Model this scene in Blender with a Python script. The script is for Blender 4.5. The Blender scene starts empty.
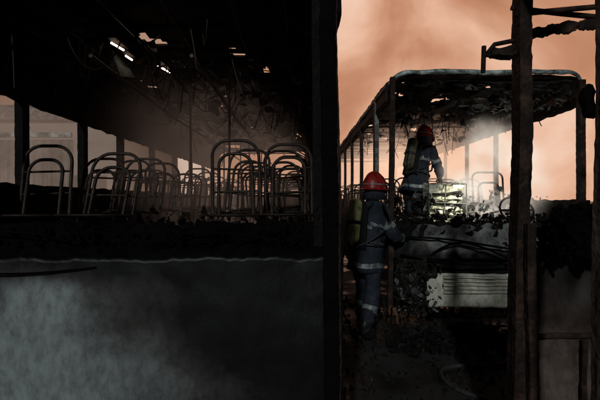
import bpy, bmesh, math, random
from mathutils import Vector, Matrix, noise, Euler
random.seed(7)
R=random.uniform
sc=bpy.context.scene
sc.view_settings.view_transform='Standard'
sc.view_settings.look='None'
sc.view_settings.exposure=0
COL=sc.collection
# ---------------------------------------------------------------- helpers
def empty(name,loc=(0,0,0)):
    o=bpy.data.objects.new(name,None); o.empty_display_size=.2; o.location=loc
    COL.objects.link(o); return o
def link(name,me,mat=None,parent=None,smooth=False):
    o=bpy.data.objects.new(name,me); COL.objects.link(o)
    if mat is not None:
        for m in (mat if isinstance(mat,(list,tuple)) else [mat]): me.materials.append(m)
    if parent is not None:
        o.parent=parent; o.matrix_parent_inverse=Matrix.Translation(parent.location).inverted()
    if smooth:
        for p in me.polygons: p.use_smooth=True
    return o
def mesh(name,vs,fs,mat=None,parent=None,smooth=False):
    me=bpy.data.meshes.new(name); me.from_pydata([tuple(v) for v in vs],[],fs); me.update()
    return link(name,me,mat,parent,smooth)
def nz(p,s=1.0,seed=0.0):
    return noise.noise(Vector((p[0]*s+seed,p[1]*s-seed*.7,p[2]*s+seed*1.3)))
def rbox(name,x0,x1,y0,y1,z0,z1,mat,parent,rough=.01,step=.12,freq=6,bev=.006,lean=(0,0)):
    """subdivided, warped box: sooty beams, melted parts"""
    bm=bmesh.new()
    nx=max(1,min(60,int(abs(x1-x0)/step))); ny=max(1,min(30,int(abs(y1-y0)/step))); nzz=max(1,min(40,int(abs(z1-z0)/step)))
    def grid(f,nu,nv):
        g=[[bm.verts.new(f(i/nu,j/nv)) for j in range(nv+1)] for i in range(nu+1)]
        for i in range(nu):
            for j in range(nv): bm.faces.new((g[i][j],g[i+1][j],g[i+1][j+1],g[i][j+1]))
    L=lambda a,b,t:a+(b-a)*t
    grid(lambda u,v:(L(x0,x1,u),L(y0,y1,v),z0),nx,ny); grid(lambda u,v:(L(x0,x1,u),L(y0,y1,v),z1),nx,ny)
    grid(lambda u,v:(L(x0,x1,u),y0,L(z0,z1,v)),nx,nzz); grid(lambda u,v:(L(x0,x1,u),y1,L(z0,z1,v)),nx,nzz)
    grid(lambda u,v:(x0,L(y0,y1,u),L(z0,z1,v)),ny,nzz); grid(lambda u,v:(x1,L(y0,y1,u),L(z0,z1,v)),ny,nzz)
    bmesh.ops.remove_doubles(bm,verts=bm.verts,dist=1e-4)
    bmesh.ops.recalc_face_normals(bm,faces=bm.faces)
    if bev>0:
        es=[e for e in bm.edges if len(e.link_faces)==2 and e.calc_face_angle(0)>.8]
        try: bmesh.ops.bevel(bm,geom=es,offset=bev,segments=1,affect='EDGES')
        except Exception: pass
    for v in bm.verts:
        p=v.co.copy(); t=(p.z-z0)/max(1e-6,(z1-z0))
        v.co+=Vector((nz(p,freq,1),nz(p,freq,9),nz(p,freq,17)))*rough*2
        v.co.x+=lean[0]*t; v.co.y+=lean[1]*t
    me=bpy.data.meshes.new(name); bm.to_mesh(me); bm.free()
    return link(name,me,mat,parent)
def sheet(name,f,nu,nv,mat,parent,hole=None,thick=.012,smooth=True):
    vs=[];fs=[]
    for i in range(nu+1):
        for j in range(nv+1): vs.append(Vector(f(i/nu,j/nv)))
    for i in range(nu):
        for j in range(nv):
            if hole and hole((i+.5)/nu,(j+.5)/nv): continue
            a=i*(nv+1)+j; fs.append((a,a+nv+1,a+nv+2,a+1))
    o=mesh(name,vs,fs,mat,parent,smooth)
    if thick:
        m=o.modifiers.new('s','SOLIDIFY'); m.thickness=thick; m.offset=0
    return o
def tubes(name,paths,r,mat,parent,res=3,smooth=False):
    cu=bpy.data.curves.new(name,'CURVE'); cu.dimensions='3D'; cu.bevel_depth=r; cu.bevel_resolution=res; cu.use_fill_caps=True
    for pts in paths:
        if smooth:
            s=cu.splines.new('NURBS'); s.points.add(len(pts)-1); s.order_u=3; s.use_endpoint_u=True; s.resolution_u=6
        else:
            s=cu.splines.new('POLY'); s.points.add(len(pts)-1)
        for q,p in zip(s.points,pts): q.co=(p[0],p[1],p[2],1)
    o=bpy.data.objects.new(name,cu); COL.objects.link(o); cu.materials.append(mat)
    if parent is not None:
        o.parent=parent; o.matrix_parent_inverse=Matrix.Translation(parent.location).inverted()
    return o
def shards(name,n,boxr,size,mat,parent,flat=.25,place=None):
    """one mesh of many irregular broken pieces"""
    vs=[];fs=[]
    for k in range(n):
        c=Vector(place()) if place else Vector([R(boxr[i][0],boxr[i][1]) for i in range(3)])
        s=size[0]+(size[1]-size[0])*random.random()**2.2; rot=Euler((R(0,6.3),R(0,6.3),R(0,6.3))).to_matrix()
        if flat<.1: rot=Euler((R(-.9,.9),R(-.9,.9),R(0,6.3))).to_matrix()
        m=random.choice((5,6,7)); b=len(vs); th=s*flat
        pr=[R(.4,1) for _ in range(m)]; el=R(.2,1)
        for zz in (-th/2,th/2):
            for i in range(m):
                a=i/m*6.283; vs.append(c+rot@Vector((math.cos(a)*s*pr[i],math.sin(a)*s*pr[i]*el,zz+R(-.3,.3)*th+.15*s*math.sin(a*2))))
        fs.append(tuple(range(b+m-1,b-1,-1))); fs.append(tuple(range(b+m,b+2*m)))
        for i in range(m): j=(i+1)%m; fs.append((b+i,b+j,b+m+j,b+m+i))
    return mesh(name,vs,fs,mat,parent)
# ---------------------------------------------------------------- materials
def newmat(name):
    m=bpy.data.materials.new(name); m.use_nodes=True; nt=m.node_tree; b=nt.nodes['Principled BSDF']; return m,nt,b
def ramp(nt,stops):
    r=nt.nodes.new('ShaderNodeValToRGB'); e=r.color_ramp.elements
    while len(e)<len(stops): e.new(.5)
    for k,(p,c) in enumerate(stops): e[k].position=p; e[k].color=(c[0],c[1],c[2],1)
    return r
def noisemat(name,stops,scale=6,rough=(.6,.9),metal=0,bump=.3,detail=8,bscale=30,spec=.3):
    m,nt,b=newmat(name); N=nt.nodes; L=nt.links
    tc=N.new('ShaderNodeTexCoord'); n=N.new('ShaderNodeTexNoise'); n.inputs['Scale'].default_value=scale; n.inputs['Detail'].default_value=min(detail,5); n.inputs['Roughness'].default_value=.65
    L.new(tc.outputs['Object'],n.inputs['Vector']); r=ramp(nt,stops); L.new(n.outputs['Fac'],r.inputs['Fac']); L.new(r.outputs['Color'],b.inputs['Base Color'])
    n2=N.new('ShaderNodeTexNoise'); n2.inputs['Scale'].default_value=bscale; n2.inputs['Detail'].default_value=3; L.new(tc.outputs['Object'],n2.inputs['Vector'])
    mr=N.new('ShaderNodeMapRange'); mr.inputs['To Min'].default_value=rough[0]; mr.inputs['To Max'].default_value=rough[1]; L.new(n2.outputs['Fac'],mr.inputs['Value']); L.new(mr.outputs[0],b.inputs['Roughness'])
    b.inputs['Metallic'].default_value=metal; b.inputs['Specular IOR Level'].default_value=spec
    if bump:
        bp=N.new('ShaderNodeBump'); bp.inputs['Strength'].default_value=bump; bp.inputs['Distance'].default_value=.02; L.new(n2.outputs['Fac'],bp.inputs['Height']); L.new(bp.outputs['Normal'],b.inputs['Normal'])
    return m
def paintmat(name,paint,soot,masks,mid=None,nscale=3.0,namp=.9,rough=.5,thr=(.45,.75),blobs=()):
    """scorched paint: masks = smooth ramps 0->1 multiplied; noise breaks the burn edge"""
    m,nt,b=newmat(name); N=nt.nodes; L=nt.links
    tc=N.new('ShaderNodeTexCoord'); sp=N.new('ShaderNodeSeparateXYZ'); L.new(tc.outputs['Object'],sp.inputs[0])
    cur=None
    for ax,a,c in masks:
        mr=N.new('ShaderNodeMapRange'); mr.interpolation_type='SMOOTHSTEP'; mr.clamp=True
        lo,hi=(a,c) if a<c else (c,a)
        mr.inputs['From Min'].default_value=lo; mr.inputs['From Max'].default_value=hi
        mr.inputs['To Min'].default_value=0 if a<c else 1; mr.inputs['To Max'].default_value=1 if a<c else 0
        L.new(sp.outputs[ax],mr.inputs['Value'])
        if cur is None: cur=mr.outputs[0]
        else:
            mu=N.new('ShaderNodeMath'); mu.operation='MULTIPLY'; L.new(cur,mu.inputs[0]); L.new(mr.outputs[0],mu.inputs[1]); cur=mu.outputs[0]
    for (c,rad,amt) in blobs:   # burn-through spots
        vm=N.new('ShaderNodeVectorMath'); vm.operation='DISTANCE'; L.new(tc.outputs['Object'],vm.inputs[0]); vm.inputs[1].default_value=c
        mr=N.new('ShaderNodeMapRange'); mr.interpolation_type='SMOOTHSTEP'; mr.inputs['From Min'].default_value=rad*.3; mr.inputs['From Max'].default_value=rad; mr.inputs['To Min'].default_value=-amt; mr.inputs['To Max'].default_value=0; L.new(vm.outputs['Value'],mr.inputs['Value'])
        ad=N.new('ShaderNodeMath'); ad.operation='ADD'; L.new(cur,ad.inputs[0]); L.new(mr.outputs[0],ad.inputs[1]); cur=ad.outputs[0]
    n=N.new('ShaderNodeTexNoise'); n.inputs['Scale'].default_value=nscale; n.inputs['Detail'].default_value=9; n.inputs['Roughness'].default_value=.72; n.inputs['Distortion'].default_value=.1; L.new(tc.outputs['Object'],n.inputs['Vector'])
    s=N.new('ShaderNodeMath'); s.operation='MULTIPLY_ADD'; L.new(n.outputs['Fac'],s.inputs[0]); s.inputs[1].default_value=namp; L.new(cur,s.inputs[2])
    t=N.new('ShaderNodeMapRange'); t.interpolation_type='LINEAR'; t.inputs['From Min'].default_value=thr[0]+namp*.5; t.inputs['From Max'].default_value=thr[1]+namp*.5; L.new(s.outputs[0],t.inputs['Value'])
    r=ramp(nt,[(0,soot),(.45,mid or [ (a+c)/2*.5 for a,c in zip(paint,soot)]),(1,paint)]); L.new(t.outputs[0],r.inputs['Fac'])
    n3=N.new('ShaderNodeTexNoise'); n3.inputs['Scale'].default_value=18; n3.inputs['Detail'].default_value=8; n3.inputs['Roughness'].default_value=.7
    mp=N.new('ShaderNodeMapping'); mp.inputs['Scale'].default_value=(1,1,.6); L.new(tc.outputs['Object'],mp.inputs[0]); L.new(mp.outputs[0],n3.inputs['Vector'])
    g=ramp(nt,[(.35,(.42,.39,.37)),(.6,(1,1,1))]); L.new(n3.outputs['Fac'],g.inputs['Fac'])
    mx=N.new('ShaderNodeMixRGB'); mx.blend_type='MULTIPLY'; mx.inputs[0].default_value=.75; L.new(r.outputs[0],mx.inputs[1]); L.new(g.outputs[0],mx.inputs[2]); L.new(mx.outputs[0],b.inputs['Base Color'])
    b.inputs['Roughness'].default_value=rough; b.inputs['Specular IOR Level'].default_value=.3
    bp=N.new('ShaderNodeBump'); bp.inputs['Strength'].default_value=.3; bp.inputs['Distance'].default_value=.01; L.new(n3.outputs['Fac'],bp.inputs['Height']); L.new(bp.outputs['Normal'],b.inputs['Normal'])
    return m
def plain(name,c,rough=.6,metal=0,emit=None,es=0):
    m,nt,b=newmat(name); b.inputs['Base Color'].default_value=(*c,1); b.inputs['Roughness'].default_value=rough; b.inputs['Metallic'].default_value=metal
    if emit: b.inputs['Emission Color'].default_value=(*emit,1); b.inputs['Emission Strength'].default_value=es
    return m
CHAR=noisemat('charred_metal',[(.3,(.004,.0035,.0035)),(.6,(.010,.008,.007)),(.85,(.035,.022,.016))],7,(.65,.95),.0,.7,spec=.15)
SOOT=noisemat('soot_crust',[(.3,(.002,.002,.002)),(.65,(.006,.005,.0045)),(.85,(.02,.014,.011))],7,(.8,1),.0,.7,spec=.06)
CHAR2=noisemat('charred_rusty',[(.25,(.010,.007,.006)),(.5,(.030,.018,.014)),(.72,(.10,.054,.038))],9,(.6,.95),.1,.6,spec=.2)
TUBE=noisemat('burnt_tube',[(.3,(.018,.013,.011)),(.6,(.05,.034,.027)),(.85,(.13,.085,.06))],9,(.4,.7),.4,.2)
ASH=noisemat('ash_grey_metal',[(.3,(.02,.02,.02)),(.5,(.10,.10,.095)),(.7,(.32,.34,.32))],6,(.4,.8),.3,.4)
RIM=noisemat('bare_roof_metal',[(.34,(.03,.03,.03)),(.47,(.18,.21,.20)),(.62,(.60,.68,.64))],7,(.3,.6),.1,.3)
RUST=noisemat('rusty_brown_panel',[(.3,(.03,.02,.016)),(.5,(.10,.065,.05)),(.75,(.24,.17,.13))],5,(.5,.9),.1,.35)
DEB=noisemat('burnt_debris',[(.3,(.006,.005,.004)),(.6,(.025,.021,.018)),(.8,(.16,.15,.14))],10,(.6,.95),0,.6,spec=.15)
# ---------------------------------------------------------------- world (night sky + lit smoke)
w=bpy.data.worlds.new('World'); sc.world=w; w.use_nodes=True; nt=w.node_tree; N=nt.nodes; L=nt.links
bg=N['Background']; out=N['World Output']
SAZ=11
SUN_AZ=math.radians(SAZ); SUN_EL=math.radians(24)
sky=N.new('ShaderNodeTexSky'); sky.sky_type='NISHITA'; sky.sun_disc=False; sky.sun_elevation=SUN_EL; sky.sun_rotation=math.radians(180+SAZ)
L.new(sky.outputs[0],bg.inputs[0]); bg.inputs[1].default_value=.0015
tc=N.new('ShaderNodeTexCoord'); sp=N.new('ShaderNodeSeparateXYZ'); L.new(tc.outputs['Generated'],sp.inputs[0])
def mr(src,a,b_,c,d):
    q=N.new('ShaderNodeMapRange'); q.interpolation_type='SMOOTHSTEP'; q.inputs['From Min'].default_value=a; q.inputs['From Max'].default_value=b_; q.inputs['To Min'].default_value=c; q.inputs['To Max'].default_value=d; L.new(src,q.inputs['Value']); return q.outputs[0]
def mul(a,b_):
    q=N.new('ShaderNodeMath'); q.operation='MULTIPLY'; L.new(a,q.inputs[0]); L.new(b_,q.inputs[1]); return q.outputs[0]
fy=mr(sp.outputs[1],.1,.9,0,1); fz=mr(sp.outputs[2],.35,.95,1,.06); fx=mr(sp.outputs[0],-.55,.12,.3,1)
n=N.new('ShaderNodeTexNoise'); n.inputs['Scale'].default_value=3.0; n.inputs['Detail'].default_value=5; n.inputs['Roughness'].default_value=.5; n.inputs['Distortion'].default_value=.4; L.new(tc.outputs['Generated'],n.inputs['Vector'])
r=ramp(nt,[(.30,(.34,.135,.065)),(.43,(.56,.26,.145)),(.55,(.80,.46,.31)),(.70,(1.0,.73,.57))]); L.new(n.outputs['Fac'],r.inputs['Fac'])
bg2=N.new('ShaderNodeBackground'); L.new(r.outputs[0],bg2.inputs[0]); L.new(mul(mul(fy,fz),fx),bg2.inputs[1])
ad=N.new('ShaderNodeAddShader'); L.new(bg.outputs[0],ad.inputs[0]); L.new(bg2.outputs[0],ad.inputs[1]); L.new(ad.outputs[0],out.inputs[0])
# sun (weak cool light from behind-left of the viewer)
sl=bpy.data.lights.new('sun','SUN'); sl.energy=.85; sl.angle=math.radians(3); sl.color=(.90,.98,1)
so=bpy.data.objects.new('sun',sl); COL.objects.link(so)
d=Vector((math.sin(SUN_AZ)*math.cos(SUN_EL),math.cos(SUN_AZ)*math.cos(SUN_EL),-math.sin(SUN_EL)))
so.rotation_euler=d.to_track_quat('-Z','Y').to_euler(); so.location=(-4,-8,6)
# camera
cd=bpy.data.cameras.new('camera'); cd.lens=26; cd.sensor_width=36; cd.clip_end=2000; cd.clip_start=.05
cam=bpy.data.objects.new('camera',cd); COL.objects.link(cam); cam.location=(0,0,1.55); cam.rotation_euler=(math.radians(90),0,0); sc.camera=cam
# ---------------------------------------------------------------- ground
m,nt,b=newmat('wet_asphalt'); N=nt.nodes; L=nt.links
tc=N.new('ShaderNodeTexCoord'); n=N.new('ShaderNodeTexNoise'); n.inputs['Scale'].default_value=1.3; n.inputs['Detail'].default_value=7; L.new(tc.outputs['Object'],n.inputs['Vector'])
n2=N.new('ShaderNodeTexNoise'); n2.inputs['Scale'].default_value=60; n2.inputs['Detail'].default_value=4; L.new(tc.outputs['Object'],n2.inputs['Vector'])
r=ramp(nt,[(.35,(.012,.011,.010)),(.7,(.045,.041,.037))]); L.new(n.outputs['Fac'],r.inputs['Fac']); L.new(r.outputs[0],b.inputs['Base Color'])
r2=ramp(nt,[(.40,(.12,.12,.12)),(.52,(.8,.8,.8))]); L.new(n.outputs['Fac'],r2.inputs['Fac']); L.new(r2.outputs[0],b.inputs['Roughness'])
bp=N.new('ShaderNodeBump'); bp.inputs['Strength'].default_value=.7; bp.inputs['Distance'].default_value=.012; L.new(n2.outputs['Fac'],bp.inputs['Height']); L.new(bp.outputs['Normal'],b.inputs['Normal'])
mesh('ground',[(-300,-100,0),(300,-100,0),(300,500,0),(-300,500,0)],[(0,1,2,3)],m)
# ---------------------------------------------------------------- seat frames
def hoop(cx,y,z0,z1,w,lean=.12,r=.09,tilt=0):
    pts=[]
    def P(x,z):
        return (cx+x+tilt*(z-z0),y+lean*(z-z0)/(z1-z0),z)
    pts.append(P(-w/2,z0))
    for k in range(0,7):
        a=math.pi-k/6*math.pi/2; pts.append(P(-w/2+r+math.cos(a)*r,z1-r+math.sin(a)*r))
    for k in range(0,7):
        a=math.pi/2-k/6*math.pi/2; pts.append(P(w/2-r+math.cos(a)*r,z1-r+math.sin(a)*r))
    pts.append(P(w/2,z0)); return pts
def seat_frames(parent,rows,xs,floor,zt,w=.42):
    P=[];Q=[]
    for y in rows:
        for cx in xs:
            t=R(-.12,.12); dz=R(-.10,.03); dy=R(-.08,.08); x=cx+R(-.03,.03); ln=R(.04,.24)
            P.append(hoop(x,y+dy,floor+.42,zt+dz,w,ln,.14,t))
            P.append(hoop(x,y+dy-.05,floor+.42,zt+dz-.12,w-.12,ln,.11,t+R(-.03,.03)))
            for zz in (.30,.62):
                h=floor+.42+(zt-floor-.42)*zz; Q.append([(x-w/2+t*(h-floor-.42),y+dy+ln*zz,h),(x+w/2+t*(h-floor-.42),y+dy+ln*zz,h+R(-.02,.02))])
            Q.append([(x-w/2,y+dy,floor+.42),(x-w/2,y+dy-.42,floor+.44),(x+w/2,y+dy-.42,floor+.44),(x+w/2,y+dy,floor+.42),(x-w/2,y+dy,floor+.42)])
            Q.append([(x-w/2,y+dy-.1,floor+.42),(x-w/2,y+dy-.12,floor)]); Q.append([(x+w/2,y+dy-.1,floor+.42),(x+w/2,y+dy-.12,floor)])
    tubes('seat_hoops',P,.014,TUBE,parent,2); tubes('seat_rails',Q,.010,TUBE,parent,1)
def burnt_roof(name,x0,x1,y0,y1,z,mat,parent,crown=.1,hole=.32,rad=.22,seed=0,nu=80,nv=180,keep=.35,sag=.06):
    def f(u,v):
        x=x0+(x1-x0)*u; y=y0+(y1-y0)*v
        e=min(u,1-u)*(x1-x0); zz=z
        if e<rad: zz-= rad-math.sqrt(max(0,rad*rad-(rad-e)**2))
        zz+=nz((x,y,0),1.1,seed)*sag+nz((x,y,0),5,seed)*.015
        return (x,y,zz)
    def h(u,v):
        x=x0+(x1-x0)*u; y=y0+(y1-y0)*v
        if min(u,1-u)*(x1-x0)<.2 or (y-y0)<keep: return False
        return nz((x,y,0),1.6,seed+5)+.22*nz((x,y,0),7,seed)>hole
    return sheet(name,f,nu,nv,mat,parent,h,.02)
# ================================================================ BUS 1 (left, seen from its end)
B1=empty('burnt_bus',(-1.05,7.5,0))
X0,X1,Y0,Y1=-2.32,.235,2.5,12.5; FL=1.0; ZT=2.98
P1=paintmat('scorched_paint_light_falloff',(.34,.375,.37),(.008,.007,.007),[(0,.2,-1.6),(2,1.20,1.02)],mid=(.075,.069,.066),nscale=5,namp=.75,thr=(-.05,.95),rough=.42,blobs=(((-.45,2.5,.98),.55,.6),((-1.05,2.5,.95),.35,.40),((-1.75,2.5,1.0),.16,.4),((-.1,2.5,.5),.4,.2)))  # soot plus light falloff to the right, painted in by the x ramp
def fp(u,v):
    x=X0+(X1-X0)*u; z=.30+.92*v
    y=Y0-.05*math.sin(math.pi*u)+nz((x,z,0),2.2,3)*.025*(1-v*.7)+nz((x,z,0),8,3)*.004
    if v>.96: z+=nz((x,0,0),6,2)*.012+nz((x,0,0),25,2)*.008
    return (x,y,z)
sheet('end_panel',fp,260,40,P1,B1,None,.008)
rbox('bumper',X0,X1,Y0-.1,Y0+.05,.22,.34,CHAR,B1,.01)
rbox('window_sill',X0,X1,Y0+.02,Y0+.22,1.14,1.25,SOOT,B1,.03,.05,11)
rbox('dashboard',X0+.05,X1-.08,Y0+.2,Y0+.65,1.1,1.36,SOOT,B1,.05,.06,6)
shards('dashboard_debris',1800,((X0+.1,X1-.1),(Y0+.08,Y0+.75),(1.20,1.38)),(.006,.05),SOOT,B1,.4)
tubes('burnt_cables',[[(-2.3,2.42,1.20),(-1.9,2.40,1.15),(-1.5,2.42,1.13),(-1.15,2.44,1.17)],[(-2.2,2.6,1.3),(-1.7,2.55,1.42),(-1.4,2.6,1.3)],[(-.9,2.6,1.32),(-.5,2.55,1.40),(-.1,2.6,1.3)]],.006,SOOT,B1,2,True)
def pillar(name,cx,cy,wx,wy,z0,z1,mat,parent,dx=0,rough=.02,freq=7):
    n_=110; vs=[];fs=[]
    for i in range(n_+1):
        z=z0+(z1-z0)*i/n_; t=i/n_
        for k in range(12):
            a=k/12*6.283+.26; c,s=math.cos(a),math.sin(a)
            q=1/max(abs(c),abs(s))**.95
            rr=1+nz((c*2,s*2,z*2),1,cx*3)*rough*4+nz((c*3,s*3,z*freq*4),1,cx*3)*rough*5
            vs.append((cx+dx*t+c*q*wx/2*rr+nz((0,0,z),1.5,cx)*rough*.6,cy+s*q*wy/2*rr,z))
    for i in range(n_):
        for k in range(12):
            a=i*12+k; b_=i*12+(k+1)%12; fs.append((a,b_,b_+12,a+12))
    fs.append(tuple(range(11,-1,-1))); fs.append(tuple(n_*12+k for k in range(12)))
    return mesh(name,vs,fs,mat,parent)
pillar('corner_pillar',.185,2.5,.085,.10,.25,3.0,SOOT,B1,-.03,.026)
pillar('corner_pillar_edge',.232,2.49,.022,.03,.25,3.0,CHAR2,B1,-.03,.05)
pillar('corner_pillar_inner',.12,2.66,.06,.1,.3,3.0,CHAR,B1,-.02,.02)
pillar('corner_pillar_far',X0+.03,2.5,.12,.1,.25,3.0,CHAR,B1,0)
sheet('floor',lambda u,v:(X0+(X1-X0)*u,Y0+.1+(Y1-Y0-.1)*v,FL+nz((u*3,v*12,0),2)*.02),8,30,CHAR,B1,None,.05)
shards('floor_debris',900,((X0+.1,X1-.1),(3.2,9),(1.0,1.45)),(.02,.10),SOOT,B1,.3)
def wall(x,y0,y1,z0,z1,mat,parent,name,th=.03,skirt=.02,seed=0):
    return sheet(name,lambda u,v:(x+nz((0,u*(y1-y0),v),1.5,seed)*skirt,y0+(y1-y0)*u,z0+(z1-z0)*v+(nz((0,u*(y1-y0),0),6,seed)*.02 if v in(0,1) else 0)),120,6,mat,parent,None,th)
wall(X0,Y0,Y1,.3,1.68,CHAR,B1,'side_wall_lower_a'); wall(X1,Y0,Y1,.3,1.45,CHAR,B1,'side_wall_lower_b')
wall(X0,Y0,Y1,2.36,2.82,CHAR,B1,'side_cantrail_a'); wall(X1-.01,Y0,Y1,2.62,2.84,CHAR,B1,'side_cantrail_b')
for i,y in enumerate((3.62,4.63,5.6,6.8,8.0,9.2,10.4,11.6)):
    pillar('window_pillar_a%d'%i,X0,y,.07,.09,1.6,2.42,CHAR,B1,0,.012)
for i,y in enumerate((3.3,4.4,5.6,6.8,8.0,9.2,10.4,11.6)):
    pillar('window_pillar_b%d'%i,X1-.03,y,.08,.11,1.4,2.7,CHAR2,B1,0,.012)
burnt_roof('roof_skin',X0,X1,Y0,Y1,ZT,CHAR2,B1,hole=.44,seed=3)
ribs=[]
for i in range(16):
    y=Y0+.15+i*.66; ribs.append([(X0+.05,y,2.5),(X0+.1,y,2.78),(X0+.3,y,2.9),(-1.05,y+R(-.04,.04),2.92+R(-.06,.01)),(X1-.3,y,2.9),(X1-.1,y,2.78),(X1-.05,y,2.5)])
tubes('roof_ribs',ribs,.022,CHAR2,B1,1)
lng=[[(x,Y0+.2,2.86+R(-.04,.03)),(x+R(-.05,.05),5,2.82+R(-.1,.05)),(x+R(-.05,.05),8,2.82+R(-.1,.05)),(x,Y1,2.84)] for x in (-2.0,-1.75,-1.3,-.9,-.45,-.1)]
tubes('roof_stringers',lng,.014,TUBE,B1,1,True)
tubes('handrails',[[(x,3.0,2.55),(x+.02,5,2.48),(x,8,2.52),(x,12,2.5)] for x in (-1.45,-.75)]+[[(x,y,1.0),(x+R(-.03,.03),y,2.85)] for x in (-1.3,-.85) for y in (5.2,7.4,9.6)],.014,TUBE,B1,2,False)
wires=[]
for k in range(130):
    x=R(X0+.15,X1-.12); y=R(3.0,8); z=2.85; x2=x+R(-.7,.7); y2=y+R(-.2,1.2); s=R(.05,.4)
    x2=max(X0+.1,min(X1-.1,x2))
    wires.append([(x,y,z),(x+(x2-x)*.2+R(-.05,.05),y,z-s*.7),(x*.5+x2*.5,y*.5+y2*.5,z-s),(x2-(x2-x)*.2,y2,z-s*.5),(x2,y2,z)])
for k in range(80):
    x=R(X0+.2,X1-.12); y=R(3.0,8); s=R(.1,.6); wires.append([(x,y,2.85),(x+R(-.06,.06),y,2.85-s*.5),(x+R(-.1,.1),y,2.85-s)])
tubes('hanging_wires',wires,.0055,TUBE,B1,1,True)
shards('ceiling_debris',420,((X0+.2,X1-.1),(3.2,9),(2.60,2.86)),(.03,.20),CHAR2,B1,.04)
shards('ceiling_plates',16,((-1.6,-.4),(3.7,5.4),(2.70,2.80)),(.12,.26),ASH,B1,.03)
# interior strip lamps still lit under the roof
GLOW=plain('lit_lamp',(.8,.8,.8),.5,0,(1,.80,.62),6.0)
for i,(lx,ly_,q) in enumerate(((-1.29,4.07,.12),(-1.47,3.5,.07),(-1.49,3.78,.04))):
    tubes('strip_lamp_tube_%d'%i,[[(lx-q*.35,ly_-q,2.795),(lx+q*.25,ly_+q,2.785)]],.008,GLOW,B1,2)
    rbox('strip_lamp_housing_%d'%i,lx-.04,lx+.04,ly_-.14,ly_+.14,2.812,2.84,CHAR2,B1,.003,.05)
rows=[3.62+i*.72 for i in range(12)]
seat_frames(B1,rows,(-.545,-.115),FL,2.06,.40)
seat_frames(B1,[3.5]+rows[1:],(-2.03,-1.58),FL,2.0,.40)
rbox('end_wall_lower',X0,X1,Y1-.02,Y1+.04,.3,1.7,CHAR,B1,.01)
# ================================================================ BUS 2 (middle distance, facing us)
B2=empty('burnt_bus',(2.2,10.5,0))
x0,x1,y0,y1=1.02,3.40,5.0,16.0; zt=3.06
P2=paintmat('scorched_cream_paint',(.66,.63,.52),(.010,.009,.008),[(2,.82,.68),(0,1.20,1.60)],mid=(.16,.12,.09),nscale=6,namp=.8,thr=(.25,.75),rough=.45)
P2b=paintmat('ashy_front_panel',(.28,.29,.27),(.008,.007,.007),[(2,.84,1.0),(0,1.15,1.6)],mid=(.06,.05,.045),nscale=8,namp=1.9,thr=(.35,1.1),rough=.6)
def curve_front(x):
    e=min(x-x0,x1-x); return y0+ (0.16*(1-min(1,e/.3))**2)
def f2(u,v):
    x=x0+(x1-x0)*u; z=.86+.40*v; return (x,curve_front(x)+.03*v+nz((x,z,0),3,8)*.05+nz((x,z,0),12,8)*.025,z+(nz((x,0,0),9,1)*.05 if v>.9 else 0))
sheet('front_upper_panel',f2,90,16,P2b,B2,lambda u,v: nz((u*9,v*2.5,0),1,4)>.42,.014)
def f3(u,v):
    x=x0+.42+(x1-x0-.42)*u; z=.33+.38*v; return (x,curve_front(x)-.06-.03*math.sin(v*3.1)+nz((x,z,0),4,5)*.02,z+(nz((x,0,0),7,1)*.02 if v in (0,1) else 0))
sheet('front_bumper',f3,60,14,P2,B2,None,.02)
for i in range(5):
    z=.50+.042*i; sheet('bumper_slat_%d'%i,lambda u,v,z=z:(1.62+1.7*u,curve_front(1.62+1.7*u)-.125+.05*v+nz((u*4,0,z),2)*.012,z+.018*v+nz((u*3,0,z),2)*.008),30,1,P2,B2,None,.008)
rbox('radiator_recess',x0+.1,x1-.05,y0+.12,y0+.3,.35,.9,CHAR,B2,.02)
rbox('melted_lamp_corner',1.12,1.42,y0-.02,y0+.1,.42,.86,DEB,B2,.05,.04,7)
shards('melted_plastic',300,((1.10,1.60),(y0-.12,y0+.05),(.25,.85)),(.015,.07),DEB,B2,.4)
shards('melted_plastic_pale',60,((1.12,1.65),(y0-.14,y0+.0),(.3,.7)),(.015,.08),ASH,B2,.2)
def disc(name,c,r,mat,parent,depth=.05,axis='Y'):
    bm=bmesh.new(); bmesh.ops.create_cone(bm,cap_ends=True,segments=28,radius1=r,radius2=r*.85,depth=depth)
    bmesh.ops.bevel(bm,geom=[e for e in bm.edges if e.calc_face_angle(0)>1],offset=r*.12,segments=2,affect='EDGES')
    M={'Y':Matrix.Rotation(math.pi/2,4,'X'),'X':Matrix.Rotation(math.pi/2,4,'Y'),'Z':Matrix.Identity(4)}[axis]
    bmesh.ops.transform(bm,matrix=Matrix.Translation(c)@M,verts=bm.verts)
    me=bpy.data.meshes.new(name); bm.to_mesh(me); bm.free(); return link(name,me,mat,parent,True)
disc('headlamp',(1.29,y0-.11,.52),.045,ASH,B2); disc('headlamp_small',(1.44,y0-.10,.50),.028,ASH,B2)
tubes('wiper_arms',[[(1.5,y0-.04,.92),(1.7,y0-.1,1.10),(2.1,y0-.12,1.02),(2.45,y0-.1,.84)],[(1.2,y0-.03,1.12),(1.6,y0-.1,1.13),(2.3,y0-.1,1.0),(2.8,y0-.06,.95)],[(1.15,y0-.04,.93),(1.5,y0-.09,.84),(2.2,y0-.1,.80),(3.0,y0-.06,.86)]],.012,SOOT,B2,2,True)
rbox('dash_top',x0+.05,x1-.05,y0+.03,y0+.5,1.14,1.25,CHAR,B2,.035,.05,9)
shards('dash_debris',900,((x0+.1,x1-.1),(y0+.02,y0+.7),(1.20,1.38)),(.008,.06),CHAR,B2,.4)
pillar('front_post_a',x0+.03,y0+.06,.055,.08,.3,2.98,CHAR2,B2,.03,.012)
pillar('front_post_b',x1-.12,y0+.06,.07,.08,.9,2.95,CHAR2,B2,.0,.012)
pillar('door_post',x0,y0+.78,.05,.07,.4,2.92,ASH,B2,0,.01)
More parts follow.
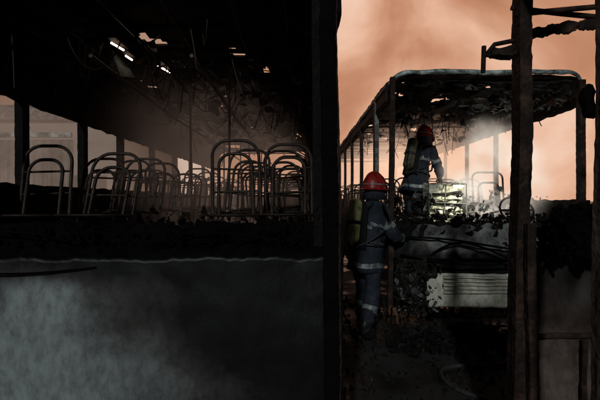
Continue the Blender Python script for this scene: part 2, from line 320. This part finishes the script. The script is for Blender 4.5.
pillar('door_post_b',x0,y0+.92,.04,.06,.4,2.92,CHAR2,B2,0,.01)
wall(x0,y0+1.1,y1,.3,1.35,CHAR,B2,'side_wall_a'); wall(x1,y0+.1,y1,.3,1.55,CHAR,B2,'side_wall_b')
wall(x0,y0+.1,y1,2.70,2.92,CHAR2,B2,'cantrail_a'); wall(x1,y0+.1,y1,2.68,2.92,CHAR,B2,'cantrail_b')
for i,y in enumerate((7.2,8.5,9.8,11.1,12.4,13.7,15)):
    pillar('side_pillar_a%d'%i,x0,y,.05,.09,1.3,2.75,CHAR2,B2,0,.012)
    pillar('side_pillar_b%d'%i,x1-.01,y+.3,.05,.09,1.5,2.72,CHAR2,B2,0,.012)
sheet('floor',lambda u,v:(x0+(x1-x0)*u,y0+.1+(y1-y0-.1)*v,.88),6,20,CHAR,B2,None,.05)
burnt_roof('roof_skin',x0,x1,y0+.12,y1,zt-.02,CHAR2,B2,hole=.40,seed=11,keep=.3,sag=.07)
def rim(u,v):
    x=x0+(x1-x0)*u; e=min(u,1-u)*(x1-x0); zz=zt+.02
    if e<.25: zz-=.25-math.sqrt(max(0,.0625-(.25-e)**2))
    a=v*math.pi*.75
    return (x,curve_front(x)+.10-.07*math.sin(a)+nz((x,0,v),4)*.02,zz-.04+.035*math.cos(a)+nz((x,0,0),2)*.018+nz((x,0,0),11)*.010*(v>.6))
sheet('front_roof_rim',rim,140,8,RIM,B2,None,.010)
def lip(u,v):
    x=x0+.15+(x1-x0-.3)*u; return (x,y0+.15+.05*v+nz((x,v,0),5)*.03,2.98-(.05+.10*max(0,nz((x,0,0),2.0,9))+.12*u*u)*v+nz((x,v,0),11)*.010)
sheet('roof_lip_panel',lip,140,12,DEB,B2,lambda u,v: v>.3 and nz((u*18,v,0),1,3)+.4*nz((u*50,v*3,0),1,3)>.05,.008)
def rimside(u,v):
    a=v*math.pi*.6; return (x0+.02-.04*math.sin(a),y0+.1+6*u,2.87+.07*math.cos(a)+nz((0,u*6,0),3)*.02)
sheet('side_roof_rim',rimside,50,4,ASH,B2,None,.01)
def lining(u,v):
    x=x0+.12+(x1-x0-.2)*u; return (x,y0+.3+2.2*v+.15*nz((x,v,0),4),2.92-.06*v-.26*math.sin(v*3.1)*max(0,nz((x,v,0),1.6,4)+.25)+nz((x*2,v*3,0),3)*.03)
sheet('torn_roof_lining',lining,140,50,CHAR,B2,lambda u,v: nz((u*7,v*5,0),1.5,2)+.3*nz((u*30,v*20,0),1,2)>.18,.008)
shards('hanging_roof_pieces',110,((x0+1.0,x1-.1),(y0+.2,y0+.9),(2.68,2.93)),(.02,.18),ASH,B2,.03)
shards('hanging_roof_pieces_b',130,((x0+.3,x1-.1),(y0+.5,y0+5),(2.65,2.9)),(.03,.22),CHAR,B2,.04)
rb=[]
for i in range(16):
    y=y0+.5+i*.68; rb.append([(x0+.05,y,2.75),(x0+.25,y,2.93),(2.2,y,2.96+R(-.1,0)),(x1-.25,y,2.93),(x1-.05,y,2.75)])
tubes('roof_ribs',rb,.02,CHAR2,B2,1)
wr=[]
for k in range(60):
    x=R(x0+.1,x1-.2); y=R(y0+.2,y0+4); s=R(.1,.55); wr.append([(x,y,2.9),(x+R(-.08,.08),y,2.9-s*.5),(x+R(-.15,.15),y+R(0,.2),2.9-s)])
wr.append([(x0+.1,y0+.1,2.8),(x0+.35,y0+.3,2.3),(x0+.28,y0+.4,1.9),(x0+.4,y0+.4,1.4)])
tubes('hanging_wires',wr,.006,CHAR,B2,1,True)
rows2=[7.6+.75*i for i in range(10)]
seat_frames(B2,rows2,(1.35,1.8),.88,1.95,.4); seat_frames(B2,rows2,(2.6,3.05),.88,1.95,.4)
rbox('rear_wall',x0,x1,y1-.05,y1+.02,.3,1.6,CHAR,B2,.01)
LOCK=noisemat('scorched_locker_paint',[(.36,(.03,.03,.022)),(.47,(.32,.31,.21)),(.62,(.78,.76,.60))],14,(.5,.8),0,.3)
lx0,lx1,ly=1.72,2.16,5.75
rbox('locker_body',lx0,lx1,ly,ly+.3,1.1,1.76,LOCK,B2,.03,.035,8)
for i in range(7): rbox('locker_rib_%d'%i,lx0+.03,lx1-.03,ly-.045,ly-.012,1.18+i*.075,1.205+i*.075,LOCK if i%2 else DEB,B2,.018,.04)
tubes('locker_frame',[[(lx0-.02,ly-.05,1.1),(lx0-.03,ly-.05,1.80),(lx1+.03,ly-.05,1.76),(lx1+.02,ly-.05,1.1)],[(lx0-.03,ly-.05,1.52),(lx1+.03,ly-.05,1.50)],[(lx0+.2,ly-.05,1.76),(lx0+.16,ly-.05,1.1)]],.009,ASH,B2,2)
ring=[(2.75+.21*math.cos(a/20*6.283),5.5+.10*math.sin(a/20*6.283),1.42+.17*math.sin(a/20*6.283)) for a in range(21)]
tubes('steering_wheel',[ring,[(2.54,5.5,1.42),(2.96,5.5,1.42)],[(2.75,5.5,1.42),(2.75,5.3,1.1)]],.014,CHAR,B2,2)
tubes('driver_seat_frame',[hoop(2.72,6.2,1.0,1.95,.44,.1),hoop(2.72,6.16,1.0,1.8,.3,.1),hoop(2.3,6.4,1.0,1.8,.3,.1)],.014,DEB,B2,2)
shards('cab_debris',1100,((1.35,3.3),(5.6,7.4),(.95,1.60)),(.012,.10),DEB,B2,.3)
shards('cab_debris_pale',180,((1.6,3.0),(5.6,6.4),(1.2,1.70)),(.010,.09),ASH,B2,.15)
# ================================================================ BUS 3 (right edge; its near side is burnt away, we look at its end wall from inside)
B3=empty('burnt_bus',(2.3,0,0))
a0,a1=1.17,3.65; yb=2.5; yf=-6.0
P3=paintmat('scorched_brown_panel',(.22,.165,.135),(.010,.008,.007),[(2,1.28,.45)],mid=(.065,.042,.034),nscale=6,namp=1.3,thr=(0,1.3),rough=.6)
sheet('end_panel_inner',lambda u,v:(a0+.08+(a1-a0-.08)*u,yb-.06+nz((u*8,v*3,0),2,6)*.04+nz((u*30,v*12,0),1,6)*.012,.3+1.0*v+((nz((u*25,0,0),1.5)*.06+nz((u*90,0,0),1.5)*.03) if v>.9 else 0)-.02*u),260,20,P3,B3,None,.012)
rbox('end_panel_seam',a0+.1,a1,yb-.105,yb-.085,.78,.81,CHAR2,B3,.006,.05)
rbox('end_panel_stiffener',1.56,1.59,yb-.11,yb-.085,.3,.775,CHAR2,B3,.006,.05)
rbox('side_sill',a0,a0+.08,yf,yb-.12,.25,.42,CHAR,B3,.02,.12,5)
pillar('corner_post',a0+.055,yb-.04,.070,.10,.25,3.0,CHAR2,B3,.05,.022)
pillar('corner_post_skin',a0+.115,yb-.12,.05,.04,.25,1.42,CHAR2,B3,-.02,.03)
pillar('window_post',a0+.01,1.70,.05,.06,.3,3.0,RUST,B3,.03,.02)
for i,y in enumerate((-1.2,-2.6,-4.0,-5.5)): pillar('window_post_%d'%i,a0+.03,y,.06,.10,.4,3.0,CHAR2,B3,0,.02)
sheet('far_side_panel',lambda u,v:(a1,yb-(yb-yf)*u,.3+1.02*v),30,4,CHAR,B3,None,.03)
for i,y in enumerate((2.4,1.0,-.6,-2.2,-3.8,-5.5)): pillar('far_post_%d'%i,a1-.02,y,.06,.1,1.2,3.0,CHAR2,B3,0,.02)
rbox('cantrail',a0,a0+.09,yf,yb,2.84,2.96,CHAR2,B3,.02,.1,5)
tubes('rear_top_rail',[[(a0+.05,2.5,2.66),(1.9,2.52,2.58),(2.6,2.5,2.62),(a1,2.5,2.66)],[(a0+.05,2.45,2.60),(1.7,2.48,2.66),(2.4,2.5,2.72)]],.016,CHAR2,B3,2,True)
tubes('roof_ribs',[[(a0+.02,y,2.9),(a0+.2,y,3.02),(a1-.2,y,3.02),(a1-.02,y,2.9)] for y in (2.45,1.5,.6,-.4,-1.4,-2.4,-3.4,-4.4,-5.4)],.02,CHAR2,B3,1)
sheet('torn_top_strip',lambda u,v:(a0+.06+.55*u,2.46+.03*math.sin(u*7),2.47+.06*v+.05*u+nz((u*3,v,0),3)*.02+nz((u*12,v,0),3)*.012),50,4,CHAR2,B3,None,.01)
tubes('hanging_cables',[[(1.75+R(-.04,.04),2.46,2.62),(1.72+R(-.05,.05),2.46,2.4),(1.76+R(-.06,.06),2.46,2.15+R(-.1,.1))] for k in range(7)],.004,CHAR,B3,1,True)
shards('burnt_remains',700,((1.32,1.95),(2.2,2.45),(1.24,1.40)),(.01,.06),SOOT,B3,.35)
rbox('melted_mass',1.36,1.62,2.2,2.36,1.27,1.46,SOOT,B3,.04,.02,9)
shards('melted_lumps',260,((1.36,1.66),(2.2,2.38),(1.35,1.52)),(.01,.05),SOOT,B3,.6)
tubes('remains_tubes',[[(1.3,2.3,1.42),(1.5,2.3,1.58),(1.6,2.3,1.45)],[(1.35,2.2,1.4),(1.55,2.25,1.60),(1.75,2.3,1.56)]],.010,SOOT,B3,2,True)
rbox('mirror_housing',1.15,1.20,1.74,1.80,1.88,2.02,SOOT,B3,.012,.015,12,.02)
tubes('mirror_bracket',[[(1.22,2.45,2.38),(1.08,2.45,2.37),(1.03,2.45,2.37)],[(1.04,2.45,2.42),(1.035,2.45,2.27)],[(1.20,2.45,2.45),(1.10,2.45,2.43),(1.06,2.45,2.38)]],.013,CHAR2,B3,3)
rbox('bracket_block',1.07,1.19,2.41,2.47,2.35,2.41,CHAR2,B3,.010,.015,14,.010)
# ================================================================ background
WALL=noisemat('pale_plaster',[(.3,(.30,.24,.20)),(.6,(.46,.38,.32))],.8,(.8,.95),0,.1)
BW=empty('depot_building',(-12,16,0))
rbox('wall',-26,-6.2,15,22,0,4.6,WALL,BW,.0,3)
rbox('parapet',-26.2,-6.0,14.8,14.99,4.3,4.8,ASH,BW,.0,3)
for i in range(8):
    xx=-24+i*2.3; rbox('window_%d'%i,xx,xx+1.2,14.95,14.985,1.3,2.4,CHAR,BW,0,3); rbox('sill_%d'%i,xx-.1,xx+1.3,14.85,14.99,1.2,1.28,WALL,BW,0,3)
FE=empty('corrugated_fence',(-7,9,0))
FM=noisemat('galvanised_sheet',[(.35,(.24,.20,.17)),(.65,(.56,.48,.41))],1.5,(.4,.7),.1,.1)
sheet('corrugated_sheet',lambda u,v:(-12+7.3*u,9+.025*math.sin(u*7.3*2*math.pi/.18),.05+2.75*v),480,1,FM,FE,None,.004)
rbox('top_rail',-12,-4.7,8.9,8.96,2.84,2.94,RIM,FE,0,1)
# ================================================================ ground clutter
def gp():
    return (R(.2,3.2),R(3.2,6.8),R(.005,.04)) 
shards('rubble',1500,None,(.008,.06),DEB,None,.35,gp)
def gp2():
    return (R(.9,3.0),R(4.2,5.0),R(.01,.10))
shards('charred_debris_pile',320,None,(.02,.13),CHAR,None,.2,gp2)
HOSE=noisemat('hose_canvas',[(.3,(.02,.02,.02)),(.7,(.07,.066,.06))],20,(.5,.8),0,.2)
hp=[(1.75,5.0,.03),(1.95,4.75,.03),(2.08,4.45,.03),(2.02,4.15,.03),(1.80,3.95,.03),(1.45,4.0,.03),(1.2,3.85,.03),(1.25,3.4,.03),(1.7,3.1,.03),(2.4,3.2,.03)]
tubes('fire_hose',[hp],.019,HOSE,None,4,True)
# ================================================================ firefighters
NAVY=noisemat('turnout_coat',[(.3,(.010,.012,.018)),(.6,(.028,.033,.045)),(.8,(.09,.095,.10))],7,(.7,.9),0,.5,bscale=18)
REFL=noisemat('reflective_band',[(.35,(.08,.09,.09)),(.65,(.38,.41,.40))],14,(.3,.5),.2,.1)
RED=noisemat('red_helmet',[(.35,(.14,.010,.008)),(.65,(.46,.028,.02))],12,(.25,.5),0,.1)
YEL=noisemat('yellow_cylinder',[(.35,(.20,.19,.08)),(.65,(.66,.61,.28))],12,(.3,.6),0,.1)
YELD=noisemat('shaded_cylinder',[(.35,(.03,.03,.02)),(.65,(.13,.12,.07))],12,(.4,.7),0,.1)  # darker copy of the yellow for the inner firefighter; shade painted in
BLK=plain('black_rubber',(.012,.012,.013),.5); SKIN=plain('skin',(.42,.25,.18),.55); VIS=plain('visor',(.05,.05,.05),.1); EYE=plain('eye',(.6,.6,.6),.2)
def skin(name,verts,edges,rad,mat,parent,M,sub=2,root=0):
    me=bpy.data.meshes.new(name); me.from_pydata([tuple(v) for v in verts],edges,[]); me.update()
    o=bpy.data.objects.new(name,me); COL.objects.link(o)
    m=o.modifiers.new('sk','SKIN'); m.use_smooth_shade=True
    for i,rr in enumerate(rad):
        s=me.skin_vertices[0].data[i]; s.radius=rr if isinstance(rr,tuple) else (rr,rr); s.use_root=(i==root)
    s=o.modifiers.new('ss','SUBSURF'); s.levels=sub; s.render_levels=sub
    dg=bpy.context.evaluated_depsgraph_get(); ev=o.evaluated_get(dg); nm=bpy.data.meshes.new_from_object(ev)
    bpy.data.objects.remove(o)
    nm.transform(M); nm.name=name
    nm.materials.clear()
    return link(name,nm,mat,parent,True)
def lathe(name,prof,mat,parent,M,seg=28,sx=1,sy=1,cut=None):
    vs=[];fs=[]
    for (r_,z) in prof:
        for k in range(seg):
            a=k/seg*6.2832; vs.append(M@Vector((r_*math.cos(a)*sx,r_*math.sin(a)*sy,z)))
    for i in range(len(prof)-1):
        for k in range(seg):
            if cut and cut(i,k/seg): continue
            fs.append((i*seg+k,i*seg+(k+1)%seg,(i+1)*seg+(k+1)%seg,(i+1)*seg+k))
    return mesh(name,vs,fs,mat,parent,True)
def firefighter(loc,yaw,pose,hpitch=0,hyaw=0,cyl=None):
    E=empty('firefighter',loc)
    M=Matrix.Translation(loc)@Matrix.Rotation(yaw,4,'Z')
    J=dict(pel=(0,0,.96),sp=(.02,0,1.14),ch=(.05,0,1.36),nk=(.09,0,1.52),hd=(.12,0,1.60),
      hL=(0,.10,.90),kL=(.05,.13,.50),aL=(-.02,.14,.10),tL=(.15,.16,.05),
      hR=(0,-.10,.90),kR=(-.02,-.13,.50),aR=(-.14,-.14,.10),tR=(.03,-.16,.05),
      sL=(.05,.20,1.42),eL=(.18,.27,1.18),wL=(.42,.20,1.16),sR=(.05,-.20,1.42),eR=(.14,-.28,1.16),wR=(.38,-.22,1.10))
    J.update(pose)
    names=['pel','sp','ch','nk','hd','hL','kL','aL','tL','hR','kR','aR','tR','sL','eL','wL','sR','eR','wR']
    rad=dict(pel=(.16,.14),sp=(.165,.14),ch=(.18,.15),nk=.075,hd=.06,hL=.115,kL=.092,aL=.085,tL=.055,hR=.115,kR=.092,aR=.085,tR=.055,sL=.095,eL=.070,wL=.052,sR=.095,eR=.070,wR=.052)
    ed=[('pel','sp'),('sp','ch'),('ch','nk'),('nk','hd'),('pel','hL'),('hL','kL'),('kL','aL'),('aL','tL'),('pel','hR'),('hR','kR'),('kR','aR'),('aR','tR'),('ch','sL'),('sL','eL'),('eL','wL'),('ch','sR'),('sR','eR'),('eR','wR')]
    body=skin('turnout_suit',[J[k] for k in names],[(names.index(a),names.index(b_)) for a,b_ in ed],[rad[k] for k in names],[NAVY,REFL,BLK],E,M,3)
    Mi=M.inverted(); V={k:Vector(v) for k,v in J.items()}
    def seg(p,a,b_):
        d_=V[b_]-V[a]; t=(p-V[a]).dot(d_)/d_.length_squared; return t,(p-V[a]-d_*t).length
    for f in body.data.polygons:
        p=Mi@f.center; mi=0
        if p.z<V['pel'].z:
            for s_ in 'LR':
                t,dd=seg(p,'k'+s_,'a'+s_)
                if dd<.12 and .30<t<.45: mi=1
                if t>.72 and dd<.25 and p.z<V['a'+s_].z+.14: mi=2
        else:
            t,dd=seg(p,'sp','ch')
            if dd<.26 and (.42<t<.62) and abs(p.y)<.24: mi=1
            if dd<.3 and -.52<t<-.36: mi=1
            for s_ in 'LR':
                t,dd=seg(p,'e'+s_,'w'+s_)
                if dd<.085 and .55<t<.78: mi=1
                t,dd=seg(p,'s'+s_,'e'+s_)
                if dd<.10 and .5<t<.68: mi=1
        f.material_index=mi
    bd=body.data
    for v in bd.vertices:
        p=Mi@v.co; nrm=v.normal
        v.co+=nrm*(nz(p,9,2)*.022+nz((p.x,p.y,p.z*2.2),16,5)*.012)
    C=V['pel']; ax=(V['sp']-V['pel']).normalized(); q=Vector((0,0,1)).rotation_difference(ax).to_matrix().to_4x4()
    MS=M@Matrix.Translation(C)@q
    vs=[];fs=[];sg=40;pr=[(.165,.16),(.185,.05),(.200,-.04),(.212,-.12),(.222,-.17),(.222,-.22),(.205,-.225)]
    for r_,z in pr:
        for k in range(sg):
            a=k/sg*6.2832; w_=1+.04*math.sin(a*5+z*9)+.03*math.sin(a*9+2); vs.append(MS@Vector((r_*.82*w_*math.cos(a),r_*w_*math.sin(a),z+.012*math.sin(a*3))))
    for i in range(len(pr)-1):
        for k in range(sg): fs.append((i*sg+k,i*sg+(k+1)%sg,(i+1)*sg+(k+1)%sg,(i+1)*sg+k))
    sk=mesh('coat_skirt',vs,fs,[NAVY,REFL],E,True)
    for i,f in enumerate(sk.data.polygons): f.material_index=1 if i//sg==3 else 0
    MH=M@Matrix.Translation(V['hd']+Vector((.02,0,.09)))@Matrix.Rotation(hyaw,4,'Z')@Matrix.Rotation(hpitch,4,'Y')
    bm=bmesh.new(); bmesh.ops.create_uvsphere(bm,u_segments=32,v_segments=24,radius=1)
    for v in bm.verts:
        x,y,z=v.co; X=x*.098; Y=y*.077; Z=z*.118
        if z<0: X*=1-.12*(-z); Y*=1-.28*(-z)
        if x>0: X+= .024*math.exp(-((y/.16)**2+((z+.12)/.20)**2))
        if x>0: X-= .010*math.exp(-(((abs(y)-.42)/.16)**2+((z-.08)/.12)**2))
        if x>0: X+= .007*math.exp(-((y/.3)**2+((z+.48)/.07)**2))
        if x>0: X+= .010*math.exp(-((y/.3)**2+((z+.85)/.2)**2))
        v.co=(X,Y,Z)
    bmesh.ops.transform(bm,matrix=MH,verts=bm.verts); me=bpy.data.meshes.new('head'); bm.to_mesh(me); bm.free(); link('head',me,SKIN,E,True)
    for s_ in (1,-1):
        bm=bmesh.new(); bmesh.ops.create_uvsphere(bm,u_segments=10,v_segments=8,radius=1); bmesh.ops.transform(bm,matrix=MH@Matrix.Translation((-.005,.078*s_,-.01))@Matrix.Diagonal((.018,.008,.03,1)),verts=bm.verts)
        me=bpy.data.meshes.new('ear'); bm.to_mesh(me); bm.free(); link('ear',me,SKIN,E,True)
        bm=bmesh.new(); bmesh.ops.create_uvsphere(bm,u_segments=10,v_segments=8,radius=.011); bmesh.ops.transform(bm,matrix=MH@Matrix.Translation((.083,.031*s_,.008)),verts=bm.verts)
        me=bpy.data.meshes.new('eye'); bm.to_mesh(me); bm.free(); link('eye',me,EYE,E,True)
    MHh=MH@Matrix.Translation((-.008,0,.03))@Matrix.Rotation(-.06,4,'Y')
    pr=[(.004,.148)]+[(.138*math.sin(a),.148*math.cos(a)) for a in [i*math.pi/2/9 for i in range(1,10)]]+[(.142,-.03),(.150,-.045),(.145,-.05),(.132,-.04)]
    lathe('helmet_shell',pr,RED,E,MHh,32,1.08,.90)
    br=[(.135,-.035),(.165,-.05),(.172,-.055),(.166,-.060),(.135,-.045)]; lathe('helmet_brim',br,RED,E,MHh,32,1.10,.88)
    cv=[(-.15+.30*i/12,0,.150*math.sqrt(max(0,1-((-.15+.30*i/12)/.165)**2))+.004) for i in range(13)]
    tubes('helmet_comb',[[MHh@Vector(p) for p in cv]],.012,RED,E,3)
    lathe('helmet_band',[(.1405,.0),(.1435,.004),(.1435,.012),(.1385,.014)],REFL,E,MHh,32,1.08,.90)
    lathe('visor',[(.150,.01),(.155,-.03),(.150,-.085),(.145,-.085)],VIS,E,MHh,40,1.08,.90,lambda i,u: .17<u<.83)
    lathe('neck_curtain',[(.128,-.03),(.130,-.09),(.150,-.17),(.145,-.17)],NAVY,E,MHh,40,1.0,.90,lambda i,u: u<.16 or u>.84)
    MM=MH@Matrix.Translation((.095,0,-.045))@Matrix.Rotation(math.pi/2,4,'Y')
    lathe('breathing_mask',[(.068,-.05),(.066,-.01),(.05,.02),(.03,.035),(.032,.06),(.001,.062)],BLK,E,MM,24)
    c0=V['sp'].lerp(V['ch'],.45); axis=(V['ch']-V['sp']).normalized(); q=Vector((0,0,1)).rotation_difference(axis).to_matrix().to_4x4()
    MB=M@Matrix.Translation(c0)@q
    r_=.078; pf=[(.001,-.27)]+[(r_*math.sin(a),-.20-.07*math.cos(a)) for a in [i*.26 for i in range(1,7)]]+[(r_,.17)]+[(r_*math.cos(a),.17+.07*math.sin(a)) for a in [i*.24 for i in range(1,6)]]+[(.022,.242),(.022,.26),(.001,.262)]
    MC=MB@Matrix.Translation((-.245,0,.03))
    lathe('air_cylinder',pf,cyl or YEL,E,MC@Matrix.Rotation(math.pi,4,'X'),28)
    lathe('cylinder_band',[(r_+.001,-.02),(r_+.005,-.018),(r_+.005,.018),(r_+.001,.02)],BLK,E,MC,28)
    lathe('cylinder_valve',[(.001,-.32),(.03,-.32),(.03,-.28),(.018,-.27),(.018,-.25)],BLK,E,MC,16)
    vs=[MB@Vector((x,y,z)) for x in (-.172,-.15) for y,z in ((-.13,-.25),(.13,-.25),(.11,.2),(.06,.26),(-.06,.26),(-.11,.2))]
    fs=[(0,1,2,3,4,5),(11,10,9,8,7,6)]+[(i,i+6,(i+1)%6+6,(i+1)%6) for i in range(6)]
    mesh('back_plate',vs,fs,BLK,E)
    st=[]
    for s_ in (1,-1):
        st.append([MB@Vector(p) for p in ((-.15,s_*.09,.20),(-.07,s_*.11,.29),(.06,s_*.12,.29),(.17,s_*.12,.16),(.185,s_*.13,.0),(.10,s_*.19,-.14),(-.14,s_*.12,-.2))])
    tubes('harness_straps',st,.013,BLK,E,2,True)
    tubes('waist_belt',[[MB@Vector((.175*math.cos(a/16*6.283)-.0,.205*math.sin(a/16*6.283),-.20)) for a in range(17)]],.016,BLK,E,2)
    tubes('air_hose',[[MC@Vector((0,-.03,-.29)),MB@Vector((-.05,-.26,-.1)),MB@Vector((.12,-.22,.15)),MH@Vector((.17,-.04,-.09)),MH@Vector((.15,0,-.05))]],.010,BLK,E,2,True)
    for s_ in 'LR':
        wv=V['w'+s_]; dv=(wv-V['e'+s_]).normalized(); side=Vector((0,1 if s_=='L' else -1,0)); up=dv.cross(side).normalized()
        if up.z<0: up=-up
        side=up.cross(dv).normalized()
        th=side if side.y*(1 if s_=='L' else -1)<0 else -side
        vv=[wv-dv*.02,wv+dv*.05,wv+dv*.085]; rr=[(.032,.026),(.042,.024),(.036,.02)]; ee=[(0,1),(1,2)]
        skin('glove_palm_'+s_,vv,ee,rr,BLK,E,M,2)
        for k,(off,ln) in enumerate(((-.030,.070),(-.010,.080),(.011,.074),(.031,.058))):
            b0=wv+dv*.075-th*off
            p1=b0+dv*ln*.45-up*.008; p2=p1+dv*ln*.25-up*.024; p3=p2-up*.026+dv*.002
            skin('glove_finger_%s%d'%(s_,k),[b0,p1,p2,p3],[(0,1),(1,2),(2,3)],[.0105,.010,.0095,.008],BLK,E,M,1)
        b0=wv+dv*.03+th*.025; skin('glove_thumb_'+s_,[b0,b0+dv*.03+th*.028-up*.01,b0+dv*.06+th*.034-up*.025],[(0,1),(1,2)],[.013,.012,.010],BLK,E,M,1)
    return E
F1=firefighter((.76,4.95,.0),math.radians(38),dict(kL=(.10,.13,.50),aL=(.08,.14,.10),tL=(.25,.16,.05),kR=(-.03,-.13,.50),aR=(-.20,-.14,.11),tR=(-.03,-.16,.05)),.10)
F2=firefighter((1.76,6.60,.905),math.radians(42),dict(sp=(.05,0,1.13),ch=(.12,0,1.33),nk=(.20,0,1.47),hd=(.24,0,1.54),sL=(.12,.20,1.39),sR=(.12,-.20,1.39),
    eL=(.25,.27,1.15),wL=(.46,.2,1.05),eR=(.20,-.28,1.12),wR=(.36,-.20,.98)),.25,0,YELD)
# firefighter's work light in the cab of the middle bus
wl=bpy.data.lights.new('work_lamp','SPOT'); wl.energy=75; wl.color=(1,.98,.86); wl.spot_size=math.radians(66); wl.spot_blend=.9; wl.shadow_soft_size=.04
wo=bpy.data.objects.new('work_lamp',wl); COL.objects.link(wo); wo.location=(2.2,5.12,1.95)
wo.rotation_euler=(Vector((2.12,5.9,1.30))-wo.location).to_track_quat('-Z','Y').to_euler()
# ================================================================ smoke
def smokebox(name,bx,color,em,absd,scale=1.2,thr=(.4,.7),fall=.5,det=1):  # smoke's own emission stands in for the light it would scatter
    m=bpy.data.materials.new(name); m.use_nodes=True; nt=m.node_tree; N=nt.nodes; L=nt.links; N.clear()
    o_=N.new('ShaderNodeOutputMaterial'); pv=N.new('ShaderNodeVolumeAbsorption'); pe=N.new('ShaderNodeEmission'); aa=N.new('ShaderNodeAddShader')
    L.new(pv.outputs[0],aa.inputs[0]); L.new(pe.outputs[0],aa.inputs[1]); L.new(aa.outputs[0],o_.inputs['Volume'])
    tc=N.new('ShaderNodeTexCoord'); n=N.new('ShaderNodeTexNoise'); n.inputs['Scale'].default_value=scale; n.inputs['Detail'].default_value=det; L.new(tc.outputs['Object'],n.inputs['Vector'])
    r=N.new('ShaderNodeMapRange'); r.inputs['From Min'].default_value=thr[0]; r.inputs['From Max'].default_value=thr[1]; L.new(n.outputs['Fac'],r.inputs['Value'])
    cur=r.outputs[0]
    gm=N.new('ShaderNodeMapping'); gm.vector_type='POINT'; c=[(q[0]+q[1])/2 for q in bx]; h=[(q[1]-q[0])/2 for q in bx]
    gm.inputs['Scale'].default_value=[1/q for q in h]; gm.inputs['Location'].default_value=[-c_/h_ for c_,h_ in zip(c,h)]; L.new(tc.outputs['Object'],gm.inputs[0])
    g=N.new('ShaderNodeTexGradient'); g.gradient_type='SPHERICAL'; L.new(gm.outputs[0],g.inputs[0])
    gr=N.new('ShaderNodeMapRange'); gr.interpolation_type='SMOOTHSTEP'; gr.inputs['From Max'].default_value=fall; L.new(g.outputs['Fac'],gr.inputs['Value'])
    mu=N.new('ShaderNodeMath'); mu.operation='MULTIPLY'; L.new(cur,mu.inputs[0]); L.new(gr.outputs[0],mu.inputs[1]); cur=mu.outputs[0]
    a=N.new('ShaderNodeMath'); a.operation='MULTIPLY'; a.inputs[1].default_value=absd; L.new(cur,a.inputs[0]); L.new(a.outputs[0],pv.inputs['Density'])
    e=N.new('ShaderNodeMath'); e.operation='MULTIPLY'; e.inputs[1].default_value=em; L.new(cur,e.inputs[0]); L.new(e.outputs[0],pe.inputs['Strength'])
    pe.inputs['Color'].default_value=(*color,1); pv.inputs['Color'].default_value=(0,0,0,1)
    (a0_,a1_),(b0_,b1_),(c0_,c1_)=bx
    vs=[(x,y,z) for x in (a0_,a1_) for y in (b0_,b1_) for z in (c0_,c1_)]
    return mesh(name,vs,[(0,1,3,2),(4,6,7,5),(0,4,5,1),(2,3,7,6),(0,2,6,4),(1,5,7,3)],m)
smokebox('smoke',((-2.5,.3),(2.7,13.5),(.6,3.5)),(.55,.37,.29),.044,.06,1.5,(.28,.68),.35)
smokebox('smoke',((-8.5,-2.4),(3.5,14),(-1.0,4.4)),(.62,.42,.32),.08,.18,.8,(.25,.7),.4)
smokebox('smoke',((.9,4.8),(6.0,17),(.3,4.8)),(1.0,.64,.45),.38,.32,1.0,(.34,.68),.45)
smokebox('smoke',((1.9,3.5),(5.2,6.9),(.95,2.8)),(.92,.82,.70),2.6,2.4,2.6,(.44,.66),.5,3)
